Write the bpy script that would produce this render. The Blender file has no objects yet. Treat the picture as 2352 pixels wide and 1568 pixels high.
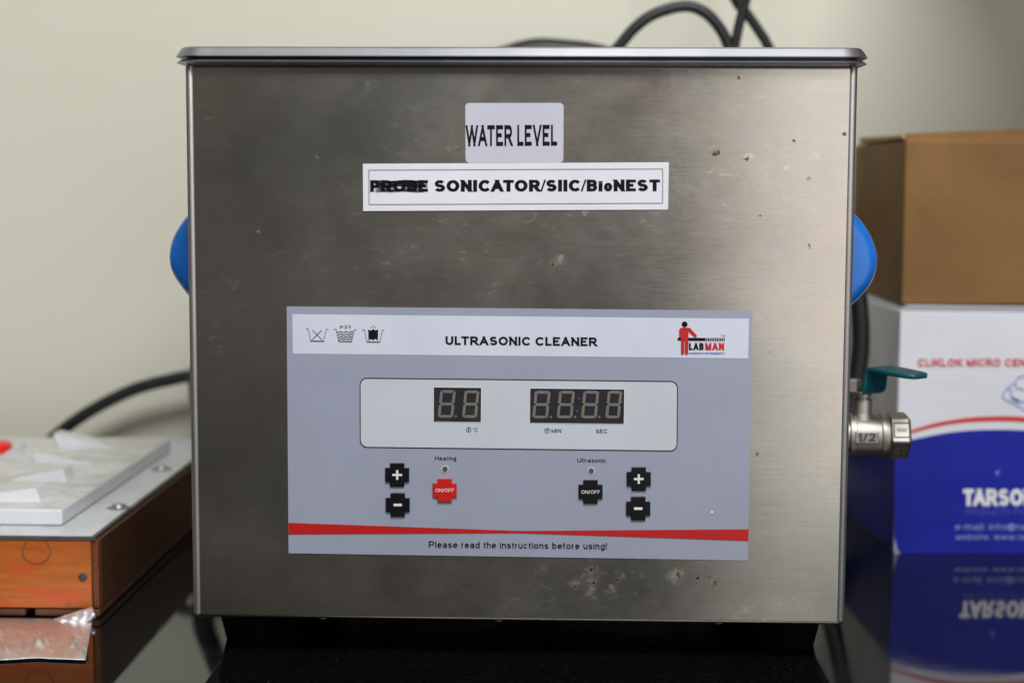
import bpy, bmesh, math, random, os
from mathutils import Vector, Matrix, noise
random.seed(7)
sc = bpy.context.scene
col = sc.collection

# ------------------------------------------------------------------ camera
CAM = Vector((0.02118, -0.82069, 0.24342)); YAW, PITCH, ROLL, F = -0.02959, 0.09825, 0.0041, 3800.0
fw = Vector((math.sin(YAW)*math.cos(PITCH), math.cos(YAW)*math.cos(PITCH), -math.sin(PITCH)))
rt = Vector((math.cos(YAW), -math.sin(YAW), 0)); up = rt.cross(fw)
r2 = rt*math.cos(ROLL)+up*math.sin(ROLL); u2 = up*math.cos(ROLL)-rt*math.sin(ROLL)
cd = bpy.data.cameras.new('camera'); cam = bpy.data.objects.new('camera', cd); col.objects.link(cam)
M = Matrix((r2, u2, -fw)).transposed().to_4x4(); M.translation = CAM
cam.matrix_world = M
cd.sensor_width = 36; cd.lens = 36*F/2352; cd.clip_start = 0.01; cd.clip_end = 100
cd.dof.use_dof = True; cd.dof.focus_distance = 0.822; cd.dof.aperture_fstop = 5.8
sc.camera = cam

# ------------------------------------------------------------------ world and lamps
w = bpy.data.worlds.new('World'); sc.world = w; w.use_nodes = True
nt = w.node_tree; bg = nt.nodes['Background']
tc = nt.nodes.new('ShaderNodeTexCoord'); sx = nt.nodes.new('ShaderNodeSeparateXYZ'); cr = nt.nodes.new('ShaderNodeValToRGB')
nt.links.new(tc.outputs['Generated'], sx.inputs[0]); mr = nt.nodes.new('ShaderNodeMapRange')
mr.inputs[1].default_value = -1; mr.inputs[2].default_value = 1
nt.links.new(sx.outputs['Z'], mr.inputs[0]); nt.links.new(mr.outputs[0], cr.inputs[0]); nt.links.new(cr.outputs[0], bg.inputs[0])
e = cr.color_ramp.elements; e[0].position = 0.30; e[0].color = (0.05, 0.05, 0.052, 1); e[1].position = 0.66; e[1].color = (0.30, 0.275, 0.25, 1)
mx = nt.nodes.new('ShaderNodeMapRange'); mx.inputs[1].default_value = -.45; mx.inputs[2].default_value = .1; mx.inputs[3].default_value = .66; mx.inputs[4].default_value = .36
nt.links.new(sx.outputs['X'], mx.inputs[0]); nt.links.new(mx.outputs[0], bg.inputs[1])   # the unlit room, a little brighter to the left
#

def area(name, loc, target, sxx, syy, power, color, spread=180):
    l = bpy.data.lights.new(name, 'AREA'); l.shape = 'RECTANGLE'; l.size = sxx; l.size_y = syy; l.energy = power; l.color = color
    l.spread = math.radians(spread)
    o = bpy.data.objects.new(name, l); col.objects.link(o); o.location = loc
    o.rotation_euler = (Vector(target)-Vector(loc)).to_track_quat('-Z', 'Y').to_euler()
    return o
area('window_lamp', (1.29, -2.1, 0.35), (1.29, 0, 0.35), 1.9, 2.8, 21, (1.0, 0.98, 0.96))
area('ceiling_lamp', (0.22, -1.15, 1.70), (-0.12, 0.25, 0.15), 1.2, 0.6, 25, (0.97, 0.985, 1.0), 140)
sc.view_settings.view_transform = 'Standard'; sc.view_settings.look = 'None'
sc.view_settings.exposure = 0.0; sc.view_settings.gamma = 1

# ------------------------------------------------------------------ pixel -> point helpers (design coordinates: 2352 x 1568)
def ray(px, py): return (r2*((px-1176)/F) + u2*((784-py)/F) + fw)
def PY(px, py, Y=0.0):
    d = ray(px, py); return CAM + d*((Y-CAM.y)/d.y)
def PZ(px, py, Z=0.0):
    d = ray(px, py); return CAM + d*((Z-CAM.z)/d.z)
def PP(px, py, o, n):
    d = ray(px, py); return CAM + d*((o-CAM).dot(n)/d.dot(n))
def crop(ox, oy, s): return lambda x, y: (ox+s*x, oy+s*y)
c1 = crop(344.5, 57.4, .3662); c2 = crop(1148.4, 0, .3906)
c3 = crop(631.6, 689, .2441); c4 = crop(1205.8, 689, .2441); c5 = crop(631.6, 1022, .2441); c6 = crop(1205.8, 1022, .2441)
cl = crop(1521.7, 717.8, .08546); cv = crop(1894.9, 775.2, .2014); cb = crop(1894.9, 689, .4027); cw = crop(0, 947.4, .1831); cf = crop(0, 1148.4, .2676)

# ------------------------------------------------------------------ object helpers
def new_obj(name, me, parent=None, mat=None):
    o = bpy.data.objects.new(name, me); col.objects.link(o)
    if mat: me.materials.append(mat)
    if parent: o.parent = parent
    return o
def root_loc(p):
    v = Vector((0, 0, 0))
    while p: v += p.location; p = p.parent
    return v
def mesh(name, verts, faces, mat, parent=None, smooth=False, loc=None):
    """world coordinates in; stored relative to the parent thing (or to loc)"""
    off = root_loc(parent) if parent else Vector(loc or (0, 0, 0))
    me = bpy.data.meshes.new(name); me.from_pydata([tuple(Vector(v)-off) for v in verts], [], faces)
    bm = bmesh.new(); bm.from_mesh(me); bmesh.ops.recalc_face_normals(bm, faces=bm.faces); bm.to_mesh(me); bm.free()
    if smooth:
        for p in me.polygons: p.use_smooth = True
    o = new_obj(name, me, parent, mat)
    if not parent: o.location = off
    return o
def thing(name, label, cat, loc=(0, 0, 0), group=None):
    o = bpy.data.objects.new(name, None); col.objects.link(o); o.location = loc; o['label'] = label; o['category'] = cat
    if group: o['group'] = group
    return o
def tag(o, label, cat, group=None):
    o['label'] = label; o['category'] = cat
    if group: o['group'] = group
    return o
def bevel(o, wd, seg=3, ang=35):
    m = o.modifiers.new('bevel', 'BEVEL'); m.width = wd; m.segments = seg; m.limit_method = 'ANGLE'; m.angle_limit = math.radians(ang)
    for p in o.data.polygons: p.use_smooth = True
    n = o.modifiers.new('wn', 'WEIGHTED_NORMAL'); n.keep_sharp = False
    return o
def box8(p):   # four base points (ccw) + four top points
    return list(p), [(0, 3, 2, 1), (4, 5, 6, 7), (0, 1, 5, 4), (1, 2, 6, 5), (2, 3, 7, 6), (3, 0, 4, 7)]
def boxv(x0, x1, y0, y1, z0, z1):
    return box8([Vector(q) for q in ((x0, y0, z0), (x1, y0, z0), (x1, y1, z0), (x0, y1, z0), (x0, y0, z1), (x1, y0, z1), (x1, y1, z1), (x0, y1, z1))])
def box(name, x0, x1, y0, y1, z0, z1, mat, parent=None, bv=0, loc=None):
    v, f = boxv(x0, x1, y0, y1, z0, z1); o = mesh(name, v, f, mat, parent, loc=loc)
    if bv: bevel(o, bv)
    return o
def tube(name, pts, r, mat, parent=None, n=12, sub=8, closed=False, loc=None):
    P = [Vector(p) for p in pts]; out = []
    N = len(P)
    def g(i): return P[i % N] if closed else P[max(0, min(N-1, i))]
    for i in range(N if closed else N-1):
        p0, p1, p2, p3 = g(i-1), g(i), g(i+1), g(i+2)
        for k in range(sub):
            t = k/sub
            out.append(0.5*((2*p1)+(p2-p0)*t+(2*p0-5*p1+4*p2-p3)*t*t+(3*p1-p0-3*p2+p3)*t**3))
    if not closed: out.append(P[-1])
    vs, fs = [], []; L = len(out); ref = None
    for i, p in enumerate(out):
        a = out[(i-1) % L] if closed else out[max(0, i-1)]; b = out[(i+1) % L] if closed else out[min(L-1, i+1)]
        t = (b-a).normalized()
        if ref is None: ref = t.orthogonal().normalized()
        ref = (ref-t*ref.dot(t)).normalized(); bi = t.cross(ref)
        for k in range(n):
            an = 2*math.pi*k/n; vs.append(p+(ref*math.cos(an)+bi*math.sin(an))*r)
    for i in range(L if closed else L-1):
        for k in range(n):
            j = (i+1) % L; fs.append((i*n+k, i*n+(k+1) % n, j*n+(k+1) % n, j*n+k))
    if not closed: fs += [tuple(range(n))[::-1], tuple((L-1)*n+k for k in range(n))]
    return mesh(name, vs, fs, mat, parent, True, loc)
def lathe(name, prof, origin, axis, mat, parent=None, n=32, smooth=True, hexa=False, rot=0.0):
    """prof: (distance along axis, radius)"""
    ax = Vector(axis).normalized(); a = ax.orthogonal().normalized(); b = ax.cross(a); o = Vector(origin); vs, fs = [], []
    if abs(ax.x) > .9: a = Vector((0, 0, 1)); b = ax.cross(a)
    for s, r in prof:
        for k in range(n):
            t = 2*math.pi*k/n+rot; vs.append(o+ax*s+(a*math.cos(t)+b*math.sin(t))*r)
    m = len(prof)
    for i in range(m-1):
        for k in range(n): fs.append((i*n+k, i*n+(k+1) % n, (i+1)*n+(k+1) % n, (i+1)*n+k))
    fs += [tuple(range(n))[::-1], tuple((m-1)*n+k for k in range(n))]
    ob = mesh(name, vs, fs, mat, parent, smooth)
    if smooth:
        for p in ob.data.polygons: p.use_smooth = True
        bm = bmesh.new(); bm.from_mesh(ob.data)
        for ed in bm.edges:
            if len(ed.link_faces) == 2 and ed.calc_face_angle(0) > math.radians(35): ed.smooth = False
        bm.to_mesh(ob.data); bm.free()
    return ob

# ------------------------------------------------------------------ materials
class NT:
    def __init__(s, name):
        s.m = bpy.data.materials.new(name); s.m.use_nodes = True; s.t = s.m.node_tree; s.b = s.t.nodes['Principled BSDF']
        s.tc = s.t.nodes.new('ShaderNodeTexCoord')
    def n(s, kind, **kw):
        x = s.t.nodes.new('ShaderNode'+kind)
        for k, v in kw.items():
            if k.startswith('i_'): x.inputs[k[2:].replace('_', ' ')].default_value = v
            else: setattr(x, k, v)
        return x
    def l(s, a, b): s.t.links.new(a, b)
    def noise(s, scale, det=4, rough=.55, vec=(1, 1, 1), dist=0, src=None):
        mp = s.n('Mapping'); mp.inputs['Scale'].default_value = vec; s.l(src or s.tc.outputs['Object'], mp.inputs[0])
        x = s.n('TexNoise'); x.inputs['Scale'].default_value = scale; x.inputs['Detail'].default_value = det; x.inputs['Roughness'].default_value = rough
        x.inputs['Distortion'].default_value = dist; s.l(mp.outputs[0], x.inputs[0]); return x.outputs[0]
    def ramp(s, v, a, b, ca=(0, 0, 0, 1), cb_=(1, 1, 1, 1), mid=None):
        x = s.n('ValToRGB'); x.color_ramp.elements[0].position = a; x.color_ramp.elements[1].position = b
        x.color_ramp.elements[0].color = ca; x.color_ramp.elements[1].color = cb_; s.l(v, x.inputs[0])
        if mid: q = x.color_ramp.elements.new(mid[0]); q.color = mid[1]
        return x.outputs[0]
    def mix(s, f, a, b, mode='MIX'):
        x = s.n('MixRGB', blend_type=mode)
        for i, v in ((0, f), (1, a), (2, b)):
            if isinstance(v, (int, float)): x.inputs[i].default_value = v if i == 0 else (v, v, v, 1)
            elif isinstance(v, tuple): x.inputs[i].default_value = v if len(v) == 4 else v+(1,)
            else: s.l(v, x.inputs[i])
        return x.outputs[0]
    def math(s, op, a, b=0.0):
        x = s.n('Math', operation=op)
        for i, v in ((0, a), (1, b)):
            if isinstance(v, (int, float)): x.inputs[i].default_value = v
            else: s.l(v, x.inputs[i])
        return x.outputs[0]
    def bump(s, v, st, dist=.001):
        x = s.n('Bump'); x.inputs['Strength'].default_value = st; x.inputs['Distance'].default_value = dist; s.l(v, x.inputs['Height']); s.l(x.outputs[0], s.b.inputs['Normal'])
    def set(s, color=None, rough=None, metal=None, spec=None):
        for k, v in (('Base Color', color), ('Roughness', rough), ('Metallic', metal), ('Specular IOR Level', spec)):
            if v is None: continue
            if isinstance(v, tuple): s.b.inputs[k].default_value = v if len(v) == 4 else v+(1,)
            elif isinstance(v, (int, float)): s.b.inputs[k].default_value = v
            else: s.l(v, s.b.inputs[k])
        return s
def plain(name, c, rough=.5, metal=0, var=.06, scale=60, bump=0, spec=None):
    t = NT(name); nz = t.noise(scale, 5)
    lo = tuple(x*(1-var) for x in c)+(1,); hi = tuple(min(1, x*(1+var)) for x in c)+(1,)
    t.set(t.ramp(nz, .3, .7, lo, hi), rough, metal, spec)
    if bump: t.bump(t.noise(scale*6, 3), bump, .0005)
    return t.m

def steel(name, base, rough, spots=(), haze=(), brush=True, dirt=1.0):
    t = NT(name)
    br = t.noise(1, 3, .6, (14, 14, 2600)); br2 = t.noise(1, 2, .5, (60, 60, 6000))
    big = t.noise(9, 5, .6, (1, 1, 1.5)); fine = t.noise(120, 7, .75, (.8, 1, 1.4), .5)
    lo = tuple(x*.88 for x in base)+(1,); hi = tuple(min(1, x*1.10) for x in base)+(1,)
    c = t.ramp(big, .3, .72, lo, hi)
    hue = t.noise(20, 7, .7, (1, 1, .9), 1.2); hue2 = t.noise(7, 4, .6)
    c = t.mix(t.math('MULTIPLY', t.ramp(hue, .46, .62), .65), c, (base[0]*1.03, base[1]*.94, base[2]*.90))
    c = t.mix(t.math('MULTIPLY', t.ramp(hue2, .46, .64), .75), c, (base[0]*.70, base[1]*.77, base[2]*.78))
    sm = t.ramp(fine, .56, .78)                                        # pale dried smears in patches
    msk = t.ramp(t.noise(18, 3), .42, .62)
    s1 = t.math('MULTIPLY', sm, msk); s1 = t.math('MULTIPLY', s1, .22*dirt)
    c = t.mix(s1, c, (.62, .58, .53))
    c = t.mix(t.math('MULTIPLY', t.ramp(br, .35, .65), .10), c, (.70, .68, .65))
    rg = t.math('ADD', rough, t.math('MULTIPLY', t.math('SUBTRACT', t.noise(24, 6, .7), .5), .14))
    rg = t.math('ADD', rg, t.math('MULTIPLY', br2, .06)); rg = t.math('ADD', rg, t.math('MULTIPLY', s1, .5))
    metal = None
    # small dark specks
    vo = t.n('TexVoronoi', feature='F1'); vo.inputs['Scale'].default_value = 62; vo.inputs['Randomness'].default_value = 1
    wob = t.n('VectorMath', operation='ADD'); nz = t.n('TexNoise'); nz.inputs['Scale'].default_value = 260; nz.inputs['Detail'].default_value = 3
    t.l(t.tc.outputs['Object'], nz.inputs[0]); sc_ = t.n('VectorMath', operation='SCALE'); sc_.inputs['Scale'].default_value = .006
    sb = t.n('VectorMath', operation='SUBTRACT'); sb.inputs[1].default_value = (.5, .5, .5); t.l(nz.outputs['Color'], sb.inputs[0]); t.l(sb.outputs[0], sc_.inputs[0])
    t.l(t.tc.outputs['Object'], wob.inputs[0]); t.l(sc_.outputs[0], wob.inputs[1]); t.l(wob.outputs[0], vo.inputs['Vector'])
    sp = t.ramp(vo.outputs['Distance'], .03, .10, (1, 1, 1, 1), (0, 0, 0, 1))
    sel = t.n('SeparateColor'); t.l(vo.outputs['Color'], sel.inputs[0]); pk = t.ramp(sel.outputs[0], .70, .72)
    spk = t.math('MULTIPLY', t.math('MULTIPLY', sp, pk), .6*dirt)
    c = t.mix(spk, c, (.12, .085, .055)); tot = spk
    def acc(lst, strength):
        cur = None
        for (x, z, r) in lst:
            d = t.n('VectorMath', operation='DISTANCE'); cmb = t.n('VectorMath', operation='MULTIPLY'); cmb.inputs[1].default_value = (1, 0, 1)
            t.l(wob.outputs[0], cmb.inputs[0]); t.l(cmb.outputs[0], d.inputs[0]); d.inputs[1].default_value = (x, 0, z)
            m = t.n('MapRange'); m.inputs[1].default_value = r*1.15; m.inputs[2].default_value = r*.45; t.l(d.outputs['Value'], m.inputs[0])
            cur = m.outputs[0] if cur is None else t.math('MAXIMUM', cur, m.outputs[0])
        return t.math('MULTIPLY', cur, strength)
    if haze:
        h = acc(haze, .26); h = t.math('MULTIPLY', h, t.ramp(t.noise(170, 4, .7), .38, .62)); c = t.mix(h, c, (.72, .68, .62)); rg = t.math('ADD', rg, t.math('MULTIPLY', h, .3))
    if spots:
        h = acc(spots, 1.0); rc = t.ramp(t.noise(330, 3), .4, .62, (.020, .013, .009, 1), (.17, .095, .038, 1)); c = t.mix(h, c, rc); tot = t.math('MAXIMUM', tot, h)
    t.set(c, rg, t.math('SUBTRACT', 1.0, t.math('MULTIPLY', tot, .9)))
    t.b.inputs['Anisotropic'].default_value = .85 if brush else .2; t.b.inputs['Anisotropic Rotation'].default_value = .25
    tg = t.n('Tangent', direction_type='RADIAL', axis='Z')
    if brush: t.l(tg.outputs[0], t.b.inputs['Tangent'])
    t.bump(t.math('ADD', br, t.math('MULTIPLY', br2, .7)), .05, .0004)
    return t.m

ROOT = Vector((0, 0.135, 0))
def sp(c, x, y, r):
    q = PY(*c(x, y)); s = .2441 if c in (c5, c6) else .3906
    return (q.x-ROOT.x, q.z, r*s/4630*1.35)
rust = [sp(c6, *a) for a in ((190, 1160, 20), (615, 1165, 24), (665, 1158, 15), (650, 1292, 22), (450, 1312, 22), (482, 1325, 16), (872, 1260, 20), (1030, 1190, 15), (1108, 1225, 15), (1447, 1215, 26),
        (1680, 1135, 11), (1735, 1240, 15), (1787, 1292, 28), (1758, 1322, 11), (1625, 1250, 16), (1815, 1245, 8), (1040, 1393, 9), (1240+940, 85, 14))]
rust += [sp(c2, *a) for a in ((1730, 827, 11), (1262, 900, 12), (1285, 896, 8), (1447, 932, 12), (2028, 792, 9), (998, 512, 6), (1530, 1262, 5), (1820, 1448, 7), (1400, 458, 9), (315, 1548, 12))]
hz = [sp(c6, *a) for a in ((640, 1210, 60), (560, 1250, 45), (470, 1290, 45), (620, 1350, 50), (1415, 1235, 62), (920, 1240, 28), (1480, 1190, 30), (820, 1340, 30))]
hz += [sp(c2, *a) for a in ((1690, 988, 16), (340, 1530, 30), (1860, 910, 24), (1460, 930, 26), (500, 1250, 20))]
M_steel = steel('brushed_stainless_steel', (.495, .462, .412), .195, rust, hz)
M_rim = steel('polished_steel_rim', (.46, .46, .485), .40, brush=False, dirt=.7)
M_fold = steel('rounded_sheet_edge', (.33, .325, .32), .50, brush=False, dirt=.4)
M_valve = steel('cast_nickel', (.40, .385, .345), .46, brush=False, dirt=.4)
M_mark = plain('painted_relief_shade', (.10, .095, .085), .6, .6)  # dark tone painted in for the shading of the embossed marks
M_black = plain('black_plastic', (.012, .012, .013), .4, bump=.1)
M_foot = plain('matt_black_foot', (.003, .003, .0035), .8, spec=.1)
M_ink = plain('black_ink', (.006, .006, .010), .5, var=.1, spec=.15)
M_marker = plain('marker_ink', (.006, .006, .008), .4, spec=.25)
M_btn = plain('black_button', (.006, .006, .009), .35, var=.15, scale=200, spec=.3)
M_btnred = plain('red_button', (.56, .012, .010), .32, scale=200)
M_red = plain('red_print', (.50, .010, .009), .38, scale=120)
M_white_ink = plain('white_ink', (.80, .80, .80), .4)
M_grey_ink = plain('pale_grey_ink', (.47, .50, .56), .4)
M_blue_ink = plain('blue_ink', (.03, .13, .50), .4)
def sheet(name, c, rough):
    t = NT(name); nz = t.noise(25, 6, .6); c2_ = tuple(x*.93 for x in c)+(1,)
    cc = t.ramp(nz, .35, .65, c2_, c+(1,)); sm = t.math('MULTIPLY', t.ramp(t.noise(110, 6, .75), .66, .75), .22)
    cc = t.mix(sm, cc, tuple(x*.6 for x in c)); t.set(cc, rough); t.bump(t.noise(700, 2), .06, .0003); return t.m
M_panel = sheet('panel_film_grey', (.335, .36, .455), .30)
M_header = sheet('panel_film_white', (.66, .68, .785), .32)
M_window = sheet('panel_film_window', (.56, .605, .645), .30)
M_silver = sheet('silver_label', (.58, .58, .665), .38)
M_paper = sheet('white_paper_label', (.78, .79, .84), .45)
M_screen = plain('dark_display', (.028, .028, .036), .15, var=.2)
M_seg = plain('unlit_segment', (.17, .16, .125), .4)
M_led = plain('unlit_lamp', (.085, .085, .09), .3)
M_blue = plain('blue_plastic', (.012, .16, .60), .22, bump=.05)
M_rubber = plain('black_rubber', (.008, .008, .0095), .42, var=.2, bump=.15)
M_teal = plain('teal_vinyl', (.003, .08, .11), .34, bump=.1)

# ------------------------------------------------------------------ fonts and print
def _arc(cx, cy, rx, ry, a0, a1, n=9):
    return [(cx+rx*math.cos(math.radians(a0+(a1-a0)*i/n)), cy+ry*math.sin(math.radians(a0+(a1-a0)*i/n))) for i in range(n+1)]
XH, DS = .73, -.29
O_ = _arc(.5, .5, .5, .5, 90, 450, 24)
# name: (width, box, strokes); box 1 = capitals and figures, XH = small letters; v = 9 reaches the cap line, v = -9 the descender
GL = {
 'A': (.96, 1, [[(0, 0), (.5, 1)], [(.5, 1), (1, 0)], [(.17, .3), (.83, .3)]]),
 'B': (.82, 1, [[(0, 0), (0, 1)], [(0, 1)]+_arc(.62, .77, .34, .23, 90, -90)+[(0, .54)], [(0, .54), (.6, .54)]+_arc(.64, .27, .36, .27, 90, -90)[1:]+[(0, 0)]]),
 'C': (.94, 1, [_arc(.56, .5, .56, .5, 38, 322, 20)]),
 'D': (.88, 1, [[(0, 0), (0, 1)], [(0, 1), (.4, 1)]+_arc(.45, .5, .55, .5, 90, -90, 14)+[(.4, 0), (0, 0)]]),
 'E': (.78, 1, [[(0, 0), (0, 1)], [(0, 1), (1, 1)], [(0, .52), (.92, .52)], [(0, 0), (1, 0)]]),
 'F': (.72, 1, [[(0, 0), (0, 1)], [(0, 1), (1, 1)], [(0, .5), (.85, .5)]]),
 'G': (1.0, 1, [_arc(.5, .5, .5, .5, 42, 335, 20), [(.98, 0.1), (.98, .44)], [(.55, .44), (1, .44)]]),
 'H': (.86, 1, [[(0, 0), (0, 1)], [(1, 0), (1, 1)], [(0, .53), (1, .53)]]),
 'I': (0, 1, [[(0, 0), (0, 1)]]),
 'K': (.86, 1, [[(0, 0), (0, 1)], [(.02, .36), (.98, 1)], [(.32, .55), (1, 0)]]),
 'L': (.68, 1, [[(0, 0), (0, 1)], [(0, 0), (1, 0)]]),
 'M': (1.02, 1, [[(0, 0), (0, 1)], [(1, 0), (1, 1)], [(.02, 1), (.5, 0)], [(.98, 1), (.5, 0)]]),
 'N': (.86, 1, [[(0, 0), (0, 1)], [(1, 0), (1, 1)], [(.02, 1), (.98, 0)]]),
 'O': (1.02, 1, [O_]),
 'P': (.80, 1, [[(0, 0), (0, 1)], [(0, 1), (.5, 1)]+_arc(.62, .72, .38, .28, 90, -90)+[(0, .44)]]),
 'R': (.88, 1, [[(0, 0), (0, 1)], [(0, 1), (.5, 1)]+_arc(.62, .73, .34, .27, 90, -90)+[(0, .46)], [(.5, .46), (.98, 0)]]),
 'S': (.84, 1, [_arc(.5, .76, .46, .24, 25, 180, 9)+_arc(.5, .74, .46, .22, 190, 262, 4)+_arc(.5, .26, .5, .25, 84, -10, 6)+_arc(.5, .27, .5, .27, -20, -160, 9)]),
 'T': (.84, 1, [[(.5, 0), (.5, 1)], [(0, 1), (1, 1)]]),
 'U': (.86, 1, [[(0, 1), (0, .36)]+_arc(.5, .36, .5, .36, 180, 360, 14)+[(1, .36), (1, 1)]]),
 'V': (.92, 1, [[(0, 1), (.5, 0)], [(1, 1), (.5, 0)]]),
 'W': (1.35, 1, [[(0, 1), (.25, 0)], [(.5, 1), (.25, 0)], [(.5, 1), (.75, 0)], [(1, 1), (.75, 0)]]),
 'a': (.62, XH, [_arc(.48, .74, .44, .26, 155, 10, 9)+[(.95, .6), (.95, 0)], [(.95, .56), (.5, .54)]+_arc(.42, .28, .42, .28, 95, 300, 10)+[(.95, .3)]]),
 'b': (.62, XH, [[(0, 0), (0, 9)], O_]), 'c': (.60, XH, [_arc(.52, .5, .52, .5, 45, 315, 16)]),
 'd': (.62, XH, [[(1, 0), (1, 9)], O_]),
 'e': (.64, XH, [[(0, .52), (1, .52)]+_arc(.5, .5, .5, .5, 5, 320, 20)]),
 'f': (.32, XH, [[(.4, 0), (.4, 1.2), (.55, 1.36), (1, 1.38)], [(0, 1), (1, 1)]]),
 'g': (.62, XH, [O_, [(1, 1), (1, -.1)]+_arc(.5, -.1, .5, .32, 0, -150, 9)]),
 'h': (.58, XH, [[(0, 0), (0, 9)], [(0, .6)]+_arc(.5, .6, .5, .4, 160, 0, 9)+[(1, 0)]]),
 'i': (0, XH, [[(0, 0), (0, 1)], [(0, 1.24), (0, 1.44)]]), 'k': (.58, XH, [[(0, 0), (0, 9)], [(.02, .38), (.92, 1)], [(.36, .6), (1, 0)]]),
 'l': (0, XH, [[(0, 0), (0, 9)]]),
 'm': (1.02, XH, [[(0, 0), (0, 1)], [(0, .6)]+_arc(.25, .62, .25, .38, 160, 0, 7)+[(.5, 0)], [(.5, .6)]+_arc(.75, .62, .25, .38, 160, 0, 7)+[(1, 0)]]),
 'n': (.58, XH, [[(0, 0), (0, 1)], [(0, .6)]+_arc(.5, .6, .5, .4, 160, 0, 9)+[(1, 0)]]),
 'o': (.66, XH, [O_]), 'r': (.34, XH, [[(0, 0), (0, 1)], [(0, .5)]+_arc(.8, .45, .8, .5, 165, 75, 6)]),
 's': (.58, XH, [_arc(.5, .76, .46, .24, 25, 180, 8)+_arc(.5, .74, .46, .22, 190, 262, 4)+_arc(.5, .26, .5, .25, 84, -10, 5)+_arc(.5, .27, .5, .27, -20, -160, 8)]),
 't': (.30, XH, [[(.35, 1.3), (.35, .2), (.5, .02), (1, 0)], [(0, 1), (1, 1)]]),
 'u': (.58, XH, [[(0, 1), (0, .4)]+_arc(.5, .4, .5, .4, 180, 340, 9), [(1, 0), (1, 1)]]),
 'w': (.92, XH, [[(0, 1), (.25, 0)], [(.5, 1), (.25, 0)], [(.5, 1), (.75, 0)], [(1, 1), (.75, 0)]]),
 '1': (.34, 1, [[(.9, 0), (.9, 1)], [(.85, 1), (0, .7)]]),
 '2': (.70, 1, [[*_arc(.5, .7, .48, .3, 165, -20, 10), (.7, .38), (.02, .02)], [(0, 0), (1, 0)]]),
 '3': (.70, 1, [_arc(.48, .75, .44, .25, 155, -80, 10)+[(.4, .52)], [(.4, .52)]+_arc(.48, .27, .5, .27, 75, -155, 11)]),
 '/': (.36, 1, [[(0, 0), (1, 1)]]), '-': (.3, 1, [[(0, .36), (1, .36)]]), '.': (0, 1, [[(0, 0), (0, .06)]]), ':': (0, 1, [[(0, 0), (0, .06)], [(0, .55), (0, .66)]]),
 '!': (0, 1, [[(0, .28), (0, 1)], [(0, 0), (0, .06)]]), '\u00b0': (.24, 1, [_arc(.5, .88, .5, .12, 90, 450, 12)]),
 '@': (1.2, 1, [_arc(.5, .4, .5, .55, 320, 0, 3)+_arc(.5, .4, .5, .55, 0, 300, 18), _arc(.48, .42, .2, .26, 0, 360, 12), [(.68, .66), (.68, .25), (.86, .2), (.98, .4)]]),
}
KERN = {'AT': .12, 'TA': .12, 'CA': .06, 'AV': .1, 'WA': .1, 'R/': .06, '/S': .06, 'C/': .06, '/B': .04, 'LT': .1, 'AR': .02, 'TO': .04, 'AB': .02}
def glyphs(s, wgt=.13, space=1.0):
    """ribbon letters, cap height 1, baseline 0: vertices (x, y, layer) and faces"""
    V, Fc, x = [], [], 0.0; last = ''
    for ch in s:
        x -= KERN.get(last+ch, 0); last = ch
        if ch == ' ': x += .36*space+.05; continue
        W, H, st = GL[ch]; W = max(W, wgt) if W else wgt
        wl = wgt*.4 if ch == '/' else wgt
        def mp(p):
            u, v = p
            X_ = x+wl/2+u*(W-wl); hw = min(wgt, .24*H+.02)
            Y_ = (1-hw/2) if v == 9 else (hw/2+v*(H-hw))
            return Vector((X_, Y_))
        for k, pl in enumerate(st):
            closed = len(pl) > 4 and (Vector(pl[0])-Vector(pl[-1])).length < 1e-4
            pl = [p for i, p in enumerate(pl) if i == 0 or (Vector(p)-Vector(pl[i-1])).length > 1e-4]
            pts = [mp(p) for p in (pl[:-1] if closed else pl)]
            hw = min(wgt, .24*H+.02)*(.45 if ch == '/' else 1); n = len(pts); b0 = len(V)
            for i in range(n):
                p = pts[i]; d1 = (p-pts[i-1]).normalized() if (closed or i) else None; d2 = (pts[(i+1) % n]-p).normalized() if (closed or i < n-1) else None
                e1 = d1 or d2; e2 = d2 or d1; m = e1+e2; m = m.normalized() if m.length > 1e-6 else e1
                nr = Vector((-m.y, m.x)); c = max(.45, nr.dot(Vector((-e1.y, e1.x))))
                # slightly thinner horizontals, as in printed grotesques
                th = (wgt*(.45 if ch == '/' and wgt > .2 else 1)*abs(nr.x)+hw*.92*abs(nr.y))/(abs(nr.x)+abs(nr.y))/2/c
                L, R_ = p+nr*th, p-nr*th
                if not closed and i in (0, n-1):
                    v0 = pl[i][1] if i == 0 else pl[-1][1]; u0 = pl[i][0] if i == 0 else pl[-1][0]
                    if abs(e1.y) > .25*abs(e1.x) and (v0 in (0, 1, 9)) and (abs(e1.y) > abs(e1.x)*.5 or len(pl) == 2):
                        ye = 0.0 if v0 == 0 else (1.0 if v0 == 9 else H)
                        L = L+e1*((ye-L.y)/e1.y); R_ = R_+e1*((ye-R_.y)/e1.y)
                    elif abs(e1.y) < .1*abs(e1.x) and u0 in (0, 1):
                        xe = x if u0 == 0 else x+W
                        L = Vector((xe, L.y)); R_ = Vector((xe, R_.y))
                V.append((L.x, L.y, k)); V.append((R_.x, R_.y, k))
            for i in range(n if closed else n-1):
                j = (i+1) % n; Fc.append((b0+2*i, b0+2*i+1, b0+2*j+1, b0+2*j))
        x += W+.17*space*(1-.5*wgt)
    return V, Fc
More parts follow.
